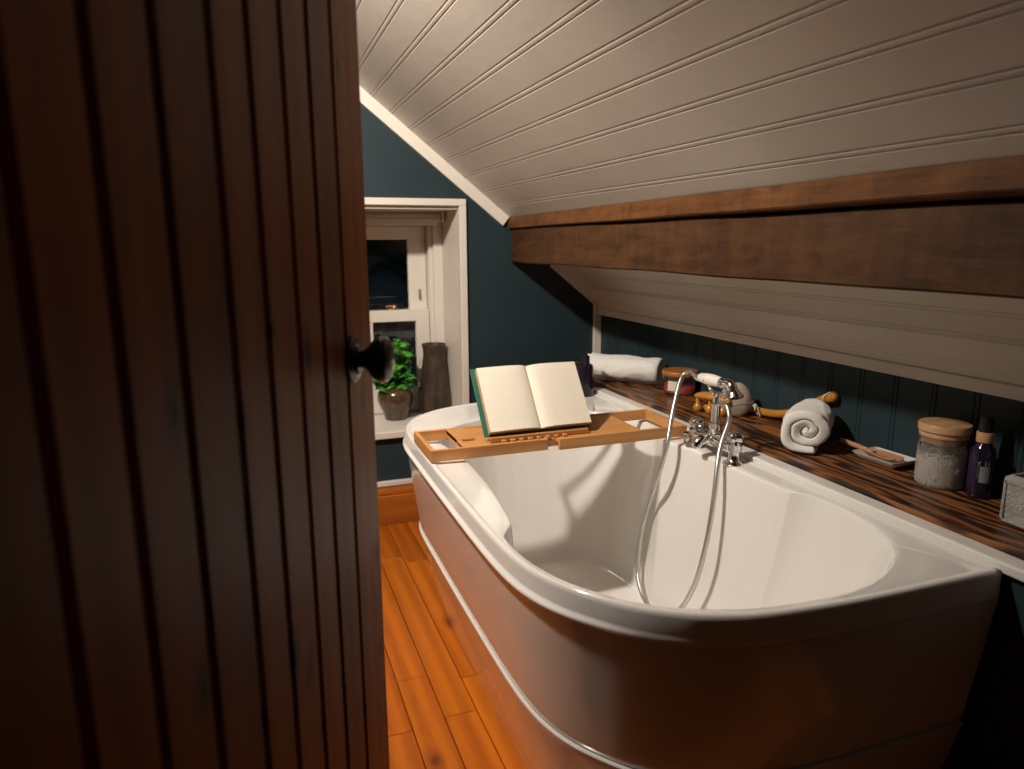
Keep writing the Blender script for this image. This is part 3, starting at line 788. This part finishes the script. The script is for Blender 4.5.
# ================================================================== TOWELS
def towel(name, label, loc, rot, length, turns=3.1, r=.047, seed=1, squash=.93, group='rolled white towels'):
    o = thing(name, label, 'towel', loc, rot, group)
    bm = bmesh.new(); N = 150; K = 22; r0 = .006; th_ = (r-r0)/turns
    def rad(s): return r0 + th_*turns*s
    def prof(i, off):
        s = i/N; a = 2*PI*turns*s + seed; rr = rad(s)-off; return rr*math.cos(a), rr*math.sin(a)
    path = [prof(i, 0) for i in range(N+1)] + [prof(i, th_*.88) for i in range(N, -1, -1)]
    loops = []
    for k_ in range(K+1):
        u = k_/K; e = min(u, 1-u)*length
        sh = 1 if e > .010 else 1 - .10*(1-e/.010)**2
        L = []
        for j, (x, y) in enumerate(path):
            R_ = math.hypot(x, y); z = (u-.5)*length
            # inner turns poke in and out at the ends
            z += (.006*math.sin(R_*210+seed))*(abs(2*u-1)**3)*(1 if u > .5 else -1) - (.012*(1-R_/r))*(abs(2*u-1)**5)*(1 if u > .5 else -1)
            nn = noise.noise(Vector((x*20+seed, y*20, z*14)))*.009*(R_/r) + noise.noise(Vector((x*70, y*70+seed, z*50)))*.0030
            f = sh*(1+nn/max(R_, .01)) if R_ > .004 else sh
            yy = y*f*squash; xx = x*f*(1+(1-squash)*.6)
            yy = max(yy, -r*squash+.003+.0015*noise.noise(Vector((x*60, z*60, 3))))
            L.append((xx, z, yy+r*squash-.003))
        loops.append(L)
    R = loft(bm, loops, True)
    n2 = len(path)//2
    for ring in (R[0], R[-1]):
        for i in range(N):
            a, b = ring[i], ring[i+1]; c, d = ring[2*N+1-i], ring[2*N-i]
            bm.faces.new((a, b, d, c))
    w_ = obj('rolled_cloth', bm, M_towel, o, True)
    md = w_.modifiers.new('s', 'SUBSURF'); md.levels = 1; md.render_levels = 1
    return o
towel('rolled_towel', 'rolled white towel at the far end of the shelf, beside the red candle', (1.228, 2.222, SZ), (0, 0, math.radians(-138)), .285, 3.3, .055, 2.8, .95)
towel('rolled_towel', 'rolled white towel on the shelf with its spiral end facing the tap', (1.254, 1.330, SZ), (0, 0, math.radians(-48)), .160, 2.6, .0640, 1.35, .95)

# ================================================================== CANDLE
cd = thing('jar_candle', 'rose red candle in a glass jar with wooden lid and square label', 'candle', (1.311, 1.985, SZ))
bm = bmesh.new(); lathe(bm, [(0, 0), (.048, 0), (.0525, .004), (.0555, .012), (.0555, .062), (.0530, .062), (.0530, .012), (.049, .006), (0, .005)], 56)
obj('glass_jar', bm, M_glass, cd, 'auto')
bm = bmesh.new(); lathe(bm, [(0, .0055), (.0485, .0065), (.0526, .013), (.0526, .030), (.050, .0295), (0, .0285)], 56); obj('wax', bm, M_wax, cd, 'auto')
bm = bmesh.new(); lathe(bm, [(0, .058), (.0505, .058), (.0505, .0625), (.0575, .0630), (.0585, .065), (.0585, .0755), (.057, .0775), (0, .0780)], 56); obj('lid', bm, M_lid2, cd, 'auto')
bm = bmesh.new()
a0 = math.atan2(-1.985, -1.311) - .42
L = []
for z in (.016, .048): L.append([(.0561*math.cos(a0+.60*(i/8-.5)), .0561*math.sin(a0+.60*(i/8-.5)), z) for i in range(9)])
loft(bm, L, False); lb = obj('label', bm, M_paper, cd); md = lb.modifiers.new('s', 'SOLIDIFY'); md.thickness = .0004; md.offset = 1
lb['label'] = 'square cream paper label'
bm = bmesh.new()
for x in (-.016, 0, .016): tube(bm, [(x, 0, .026), (x+.001, 0, .036)], .0012, 8)
obj('wick', bm, M_black, cd)

# ================================================================== BRUSH, PAD, MASSAGER
br_ = thing('bath_brush', 'curved honey wood bath brush leaning on the wall behind the towel', 'brush', (1.30, 1.62, SZ+.002))
def B_(x, y, z): return Vector((x-1.30, y-1.62, z-SZ))
bm = bmesh.new()
hpth = catmull([B_(1.338, 1.735, .612), B_(1.345, 1.67, .614), B_(1.350, 1.60, .617), B_(1.350, 1.53, .630), B_(1.350, 1.46, .658), B_(1.352, 1.405, .693), B_(1.352, 1.360, .712)], 10)
def hr(u): return .0105 + .0030*max(0, (u-.8)/.2) + .002*max(0, (.2-u)/.2)
tube(bm, hpth, hr, 16, flat=(1.05, .85)); lathe(bm, [(0, 0), (.012, 0), (.010, .004), (.006, .0075), (0, .009)], 16, zto(B_(1.352, 1.360, .712), (0, -.9, .35)))
obj('handle', bm, M_honey, br_, True)
bm = bmesh.new(); tube(bm, catmull([B_(1.352, 1.374, .722), B_(1.338, 1.380, .712), B_(1.336, 1.382, .698), B_(1.350, 1.386, .688)], 6), .0015, 8); obj('hanging_loop', bm, M_string, br_, True)
bm = bmesh.new()
lathe(bm, [(0, 0), (.020, .001), (.0275, .005), (.029, .010), (.0265, .016), (0, .018)], 36, Matrix.Translation(B_(1.318, 1.775, .622)) @ Matrix.Diagonal((1, 1.8, 1, 1)))
obj('brush_head', bm, M_honey, br_, 'auto')
bm = bmesh.new()
for i in range(90):
    a = random.random()*2*PI; rr = math.sqrt(random.random())
    p = B_(1.318+.024*rr*math.cos(a), 1.775+.044*rr*math.sin(a), .6235); 
    tube(bm, [Vector((p.x, p.y, .001)), p], .0014, 5)
o = obj('bristles', bm, M_string, br_); o['kind'] = 'stuff'

pd = thing('scrubbing_pad', 'rounded beige scrubbing pad with white cord behind the mixer tap', 'scrubber', (1.286, 1.656, SZ))
bm = bmesh.new(); bmesh.ops.create_icosphere(bm, subdivisions=5, radius=1)
RP = Matrix.Rotation(math.radians(-30), 4, 'Z')
for v_ in bm.verts:
    p = v_.co.copy(); d_ = 1+.05*noise.noise(p*1.6)
    p = Vector((p.x*.044*d_, p.y*.022*d_, p.z*.050*d_)); p = Matrix.Rotation(math.radians(-14), 3, 'Y') @ p
    p = RP @ p; v_.co = p + Vector((0, 0, .0485))
bm.normal_update()
obj('pad', bm, M_pad, pd, True)
bm = bmesh.new()
seam = [RP @ (Matrix.Rotation(math.radians(-14), 3, 'Y') @ Vector((.0442*math.cos(a), .0222*math.sin(a), -.012+.003*math.sin(3*a)))) + Vector((0, 0, .0485)) for a in [2*PI*i/48 for i in range(49)]]
tube(bm, seam, .0011, 6); obj('seam', bm, M_pad, pd, True)
bm = bmesh.new()
tube(bm, catmull([(.036, -.026, .034), (.041, -.034, .038), (.045, -.038, .028), (.047, -.043, .014), (.049, -.046, .004)], 6), .0018, 8)
tube(bm, catmull([(.036, -.026, .034), (.034, -.040, .030), (.030, -.046, .024), (.038, -.036, .038), (.044, -.034, .034)], 6), .0015, 8)
tube(bm, catmull([(.042, -.034, .034), (.042, -.042, .020), (.040, -.046, .010)], 6), .0014, 8)
obj('cord', bm, M_string, pd, True)

ms = thing('wooden_massager', 'honey wood hand massager with round knobs behind the shower handset', 'massager', (1.232, 1.712, SZ))
bm = bmesh.new()
tube(bm, catmull([(-.012, .040, .046), (-.005, .01, .051), (.012, -.03, .050), (.03, -.065, .044)], 8), lambda u: .010+.006*math.sin(PI*u), 18, flat=(.8, 1.25)); obj('grip', bm, M_honey, ms, True)
for kx, ky in ((-.016, .030), (-.002, -.010), (.020, -.042), (.014, .022)):
    bm = bmesh.new(); lathe(bm, [(0, 0), (.008, .001), (.0125, .007), (.0135, .014), (.010, .021), (.006, .026), (.006, .045), (0, .046)], 24, RM((kx, ky, 0))); obj('knob', bm, M_honey, ms, 'auto')

# ================================================================== DISH + SCOOP
ds = thing('soap_dish', 'shallow rectangular white dish on the shelf beside the salt jar', 'dish', (1.322, 1.168, SZ), (0, 0, math.radians(3)))
bm = bmesh.new()
def rr_(hx, hy, z, rc=.006):
    P_ = []
    for sx_, sy_, a0_ in ((1, 1, 0), (-1, 1, PI/2), (-1, -1, PI), (1, -1, 1.5*PI)):
        for i in range(6):
            a = a0_+PI/2*i/5; P_.append((sx_*(hx-rc)+rc*math.cos(a), sy_*(hy-rc)+rc*math.sin(a), z))
    return P_
loft(bm, [rr_(.022, .040, 0), rr_(.026, .044, .0015), rr_(.040, .056, .0165), rr_(.0405, .0565, .0185), rr_(.0385, .0545, .0185), rr_(.025, .043, .0045), rr_(.022, .040, .004)], True, True, True)
obj('dish', bm, M_dish, ds, 'auto')
sc_ = thing('wooden_scoop', 'small wooden scoop resting in the shallow white dish', 'scoop', (1.318, 1.185, SZ+.012), (0, 0, 0))
bm = bmesh.new()
tube(bm, catmull([(-.012, .096, .0125), (-.008, .060, .0105), (-.003, .025, .0065), (.0, .008, .004)], 8), lambda u: .0065-.0005*u, 14); 
# flat paddle bowl
pl_ = []
for y, w_, z in ((.012, .007, .004), (.000, .018, .003), (-.018, .024, .002), (-.036, .025, .0012), (-.052, .022, .002), (-.058, .015, .003)):
    pl_.append([(-w_, y, z+.006), (-w_*.55, y, z-.001), (0, y, z-.003), (w_*.55, y, z-.001), (w_, y, z+.006), (w_*.9, y, z+.008), (w_*.5, y, z+.0025), (0, y, z+.001), (-w_*.5, y, z+.0025), (-w_*.9, y, z+.008)])
loft(bm, pl_, True, True, True)
o = obj('scoop', bm, M_scoop, sc_, 'auto')

# ================================================================== SALT JAR
sj = thing('storage_jar', 'glass jar with pale wooden lid, half full of white bath salts', 'jar', (1.310, 1.020, SZ))
bm = bmesh.new(); lathe(bm, [(0, 0), (.041, 0), (.0448, .004), (.0455, .010), (.0455, .103), (.0430, .103), (.0430, .012), (.041, .006), (0, .005)], 64)
obj('glass_body', bm, M_dusty, sj, 'auto')
bm = bmesh.new(); lathe(bm, [(0, .092), (.0425, .092), (.0427, .0945), (.0415, .0955), (.0427, .0965), (.0427, .1035), (.0450, .1040), (.0455, .106), (.0455, .111), (.0445, .1125), (.0465, .1140), (.0485, .116), (.0485, .128), (.0470, .1305), (0, .1315)], 64); obj('lid', bm, M_lid, sj, 'auto')
bm = bmesh.new(); lathe(bm, [(.0426, .0905), (.0456, .0915), (.0456, .0955), (.0426, .0965)], 64, closed=True)
sl = bmesh.new(); lathe(sl, [(0, .0055), (.040, .0065), (.0426, .0125), (.0426, .052), (.034, .056), (.020, .060), (0, .058)], 64)
bm.free()
so = obj('bath_salts', sl, M_salt, None, True, loc=(1.310, 1.020, SZ)); tag(so, 'white bath salts filling the lower half of the glass jar', 'bath salts', kind='stuff')

# ================================================================== BOTTLES
bo = thing('dark_bottle', 'tall dark violet bottle with wooden collar beside the salt jar', 'bottle', (1.318, .940, SZ))
bm = bmesh.new(); lathe(bm, [(0, 0), (.0185, 0), (.0215, .003), (.022, .010), (.022, .088), (.020, .098), (.014, .106), (.012, .110), (.012, .114), (0, .114)], 40); obj('glass_body', bm, M_bottle, bo, 'auto')
bm = bmesh.new(); lathe(bm, [(0, .111), (.0145, .111), (.0150, .1125), (.0150, .1295), (.0145, .131), (0, .131)], 40); obj('wooden_collar', bm, M_lid, bo, 'auto')
bm = bmesh.new(); lathe(bm, [(0, .131), (.0125, .131), (.0125, .155), (.011, .160), (.006, .162), (0, .162)], 32); obj('cap', bm, M_blackpl, bo, 'auto')
ac = math.atan2(-.94, -1.318)
def wrap(name, a0, a1, z0, z1, m, R_=.0223):
    b = bmesh.new(); loft(b, [[(R_*math.cos(a0+(a1-a0)*i/10), R_*math.sin(a0+(a1-a0)*i/10), z) for i in range(11)] for z in (z0, z1)], False)
    o = obj(name, b, m, bo); md = o.modifiers.new('s', 'SOLIDIFY'); md.thickness = .0003; md.offset = 1; return o
wrap('front_label', ac-1.25, ac-.35, .022, .078, M_violet)
wrap('barcode_label', ac-.1, ac+.75, .034, .066, M_barcode)
# small cursive word above the barcode
aa_ = ac+.28; bm = bmesh.new(); ML = Matrix.Translation((.0224*math.cos(aa_), .0224*math.sin(aa_), .071)) @ Matrix.Rotation(aa_+PI/2, 4, 'Z')
for cx_, rr in ((-.006, .0042), (.0045, .0026)):
    tube(bm, [ML @ Vector((cx_+rr*math.cos(a), .002*abs(cx_)/.006, rr*math.sin(a))) for a in [2*PI*i/20*.86+.5 for i in range(21)]], .0006, 6)
tube(bm, [ML @ Vector((.0005, .0, z)) for z in (-.003, 0, .004)], .0006, 6)
obj('label_mark', bm, mat('label_ink', (.30, .29, .31), .5), bo)

b2 = thing('toiletry_bottle', 'small dark bottle on the far bath corner behind the open book', 'bottle', (1.055, 2.170, .5745))
bm = bmesh.new(); lathe(bm, [(0, 0), (.024, 0), (.027, .003), (.0275, .010), (.0275, .100), (.024, .110), (.012, .116), (0, .116)], 36); obj('glass_body', bm, M_bottle, b2, 'auto')
bm = bmesh.new(); lathe(bm, [(0, .115), (.0135, .115), (.0135, .140), (.006, .143), (.006, .156), (0, .157)], 28); box(bm, -.006, .006, -.034, .010, .152, .162, .003); obj('pump_cap', bm, M_blackpl, b2, 'auto')

# ================================================================== GREY EMBOSSED BOX + BRUSH
bx = thing('stone_holder', 'square grey embossed stone holder at the near end of the shelf', 'holder', (1.294, .775, SZ))
bm = bmesh.new()
hx, hy, hz = .064, .060, .094
def sq(a, b_, z, rc=.004): return rr_(a, b_, z, rc)
loft(bm, [sq(hx-.004, hy-.004, 0), sq(hx-.002, hy-.002, .002), sq(hx, hy, .080), sq(hx-.001, hy-.001, .0845), sq(hx-.007, hy-.007, .089), sq(hx-.010, hy-.010, .089), sq(hx-.012, hy-.012, .086), sq(hx-.014, hy-.014, .010), sq(hx-.020, hy-.020, .008)], True, True, True)
obj('holder_body', bm, M_stone, bx, 'auto')
bm = bmesh.new()       # raised border on each side
for s in (-1, 1):
    for a, b_, c, d in ((-hy+.004, hy-.004, .004, .008), (-hy+.004, hy-.004, .074, .078), (-hy+.004, -hy+.008, .004, .078), (hy-.008, hy-.004, .004, .078)):
        box(bm, s*hx-.0018, s*hx+.0012, a, b_, c, d, .0006, 1)
    for a, b_, c, d in ((-hx+.004, hx-.004, .004, .008), (-hx+.004, hx-.004, .074, .078), (-hx+.004, -hx+.008, .004, .078), (hx-.008, hx-.004, .004, .078)):
        box(bm, a, b_, s*hy-.0018, s*hy+.0012, c, d, .0006, 1)
obj('border', bm, M_stone, bx)
hb = thing('hair_brush', 'wooden backed hairbrush standing upright in the grey holder', 'brush', (1.298, .790, SZ+.012), (0, math.radians(4), math.radians(35)))
bm = bmesh.new()
ov = [(.030*math.cos(a), .050*math.sin(a)+.095) for a in [2*PI*i/40 for i in range(40)]]
loft(bm, [[(x*.96, -.006, z) for x, z in ov], [(x, -.003, z) for x, z in ov], [(x, .004, z) for x, z in ov], [(x*.85, .008, (z-.095)*.9+.095) for x, z in ov]], True, True, True)
tube(bm, [(0, 0, 0), (0, 0, .03), (0, 0, .06)], .009, 14); obj('brush_back', bm, M_honey, hb, 'auto')
bm = bmesh.new(); loft(bm, [[(x*.85, -.010, (z-.095)*.88+.095) for x, z in ov], [(x*.85, -.005, (z-.095)*.88+.095) for x, z in ov]], True, True, True); obj('cushion', bm, M_blackpl, hb, 'auto')
bm = bmesh.new()
for i in range(-2, 3):
    for j in range(-4, 5):
        if (i/2.6)**2+(j/4.6)**2 < 1: tube(bm, [(i*.010, -.008, .095+j*.0095), (i*.0105, -.024, .095+j*.0098)], .0008, 6)
o = obj('bristles', bm, M_brass, hb); o['kind'] = 'stuff'

# ================================================================== SILL: POT PLANT + VASE
pt = thing('potted_plant', 'leafy green plant in a round glazed brown pot on the window sill', 'plant', (.523, 2.858, .3815))
bm = bmesh.new(); lathe(bm, [(0, 0), (.042, 0), (.046, .003), (.047, .012), (.053, .030), (.055, .036), (.066, .056), (.0735, .078), (.0745, .096), (.070, .113), (.062, .124), (.057, .128), (.058, .136), (.054, .137), (.051, .130), (.056, .118), (.056, .112), (0, .112)], 56)
obj('pot', bm, M_pot, pt, 'auto')
bm = bmesh.new(); lathe(bm, [(0, .1125), (.0545, .1125), (.050, .120), (0, .124)], 32); obj('soil', bm, M_soil, pt)
bm = bmesh.new(); tips = []
random.seed(11)
for i in range(44):
    a = random.random()*2*PI; R_ = .012+.080*random.random()**.6; h = .19+.150*random.random() - R_*.5
    x, y = R_*math.cos(a), R_*math.sin(a)*.8
    p = catmull([(x*.15, y*.15, .115), (x*.5, y*.5, h*.7), (x, y, h)], 4); tube(bm, p, .0014, 5); tips.append((Vector((x, y, h)), a))
    tips.append((p[5]+Vector((.012*math.sin(a), -.01*math.cos(a), 0)), a+1.2))
obj('stems', bm, M_stem, pt, True)
bm = bmesh.new()
def leaf(b, c, d, up, s):
    d = d.normalized(); sd = d.cross(up).normalized(); nn = sd.cross(d)
    P_ = []
    for i in range(16):
        a = 2*PI*i/16; lob = 1+.22*math.cos(5*a); P_.append(c+d*(s*lob*math.cos(a)*.9+s*.7)+sd*(s*lob*math.sin(a))+nn*(-.25*s*abs(math.sin(a))))
    vs = [b.verts.new(p) for p in P_]; m_ = b.verts.new(c+d*s*.7+nn*s*.12)
    for i in range(16): b.faces.new((vs[i], vs[(i+1) % 16], m_))
for c, a in tips:
    for r_ in range(3):
        aa2 = a+random.uniform(-1.4, 1.4); d = Vector((math.cos(aa2), math.sin(aa2), random.uniform(-.5, .35)))
        cc = c+Vector((random.uniform(-.010, .010), random.uniform(-.01, .01), random.uniform(-.012, .012)))
        if cc.x > .062: cc.x = .062
        if cc.y > .06: cc.y = .06; d.y = -abs(d.y)
        if cc.x > .03: d.x = -abs(d.x)
        leaf(b=bm, c=cc, d=d, up=Vector((random.uniform(-.3, .3), -.35, 1)), s=random.uniform(.014, .023))
lo_ = obj('foliage', bm, M_leaf, pt, True); md = lo_.modifiers.new('s', 'SOLIDIFY'); md.thickness = .0005

vs_ = thing('stoneware_vase', 'tall brown stoneware vase on the window sill beside the plant', 'vase', (.694, 2.872, .3815))
bm = bmesh.new(); lathe(bm, [(0, 0), (.056, 0), (.0610, .004), (.067, .020), (.0725, .050), (.0725, .070), (.0700, .095), (.0675, .106), (.0655, .1075), (.0650, .111), (.059, .160), (.0510, .215), (.0460, .250), (.0450, .268), (.0470, .285), (.0505, .297), (.0500, .3015), (.0465, .3015), (.0420, .285), (.041, .262), (.053, .17), (.064, .05), (.056, .012), (0, .010)], 64)
obj('vase_body', bm, M_vase, vs_, 'auto')

# ================================================================== LIGHT
def light(name, typ, loc, energy, color, **kw):
    l = bpy.data.lights.new(name, typ); l.energy = energy; l.color = color
    for k_, v_ in kw.items(): setattr(l, k_, v_)
    o = bpy.data.objects.new(name, l); C.objects.link(o); o.location = loc; return o
lo = light('room_lamp', 'SPOT', (-.28, 1.33, 1.99), 158, (1., .91, .80), shadow_soft_size=.045, spot_size=math.radians(172), spot_blend=1.)
lo.rotation_euler = Vector((.58, .90, -.85)).to_track_quat('-Z', 'Y').to_euler()
W_ = bpy.data.worlds.new('World'); bpy.context.scene.world = W_; W_.use_nodes = True
W_.node_tree.nodes['Background'].inputs[0].default_value = (.13, .17, .20, 1); W_.node_tree.nodes['Background'].inputs[1].default_value = .35

# ================================================================== CAMERA
cam = bpy.data.cameras.new('Camera'); co = bpy.data.objects.new('Camera', cam); C.objects.link(co)
yaw, pit, roll = .347482, .198856, .004716
f = Vector((math.sin(yaw)*math.cos(pit), math.cos(yaw)*math.cos(pit), -math.sin(pit)))
r = Vector((math.cos(yaw), -math.sin(yaw), 0)); d = f.cross(r)
r2 = r*math.cos(roll)+d*math.sin(roll); d2 = -r*math.sin(roll)+d*math.cos(roll)
M3 = Matrix((r2, -d2, -f)).transposed()
co.matrix_world = Matrix.Translation((0, 0, 1.1)) @ M3.to_4x4()
cam.sensor_width = 36; cam.lens = 36*710.67/1024; cam.clip_start = .02
cam.dof.use_dof = True; cam.dof.focus_distance = 1.62; cam.dof.aperture_fstop = 4.0
sc = bpy.context.scene; sc.camera = co
sc.view_settings.view_transform = 'Standard'; sc.view_settings.look = 'None'
sc.view_settings.exposure = 0; sc.view_settings.gamma = 1; sc.view_settings.use_curve_mapping = False
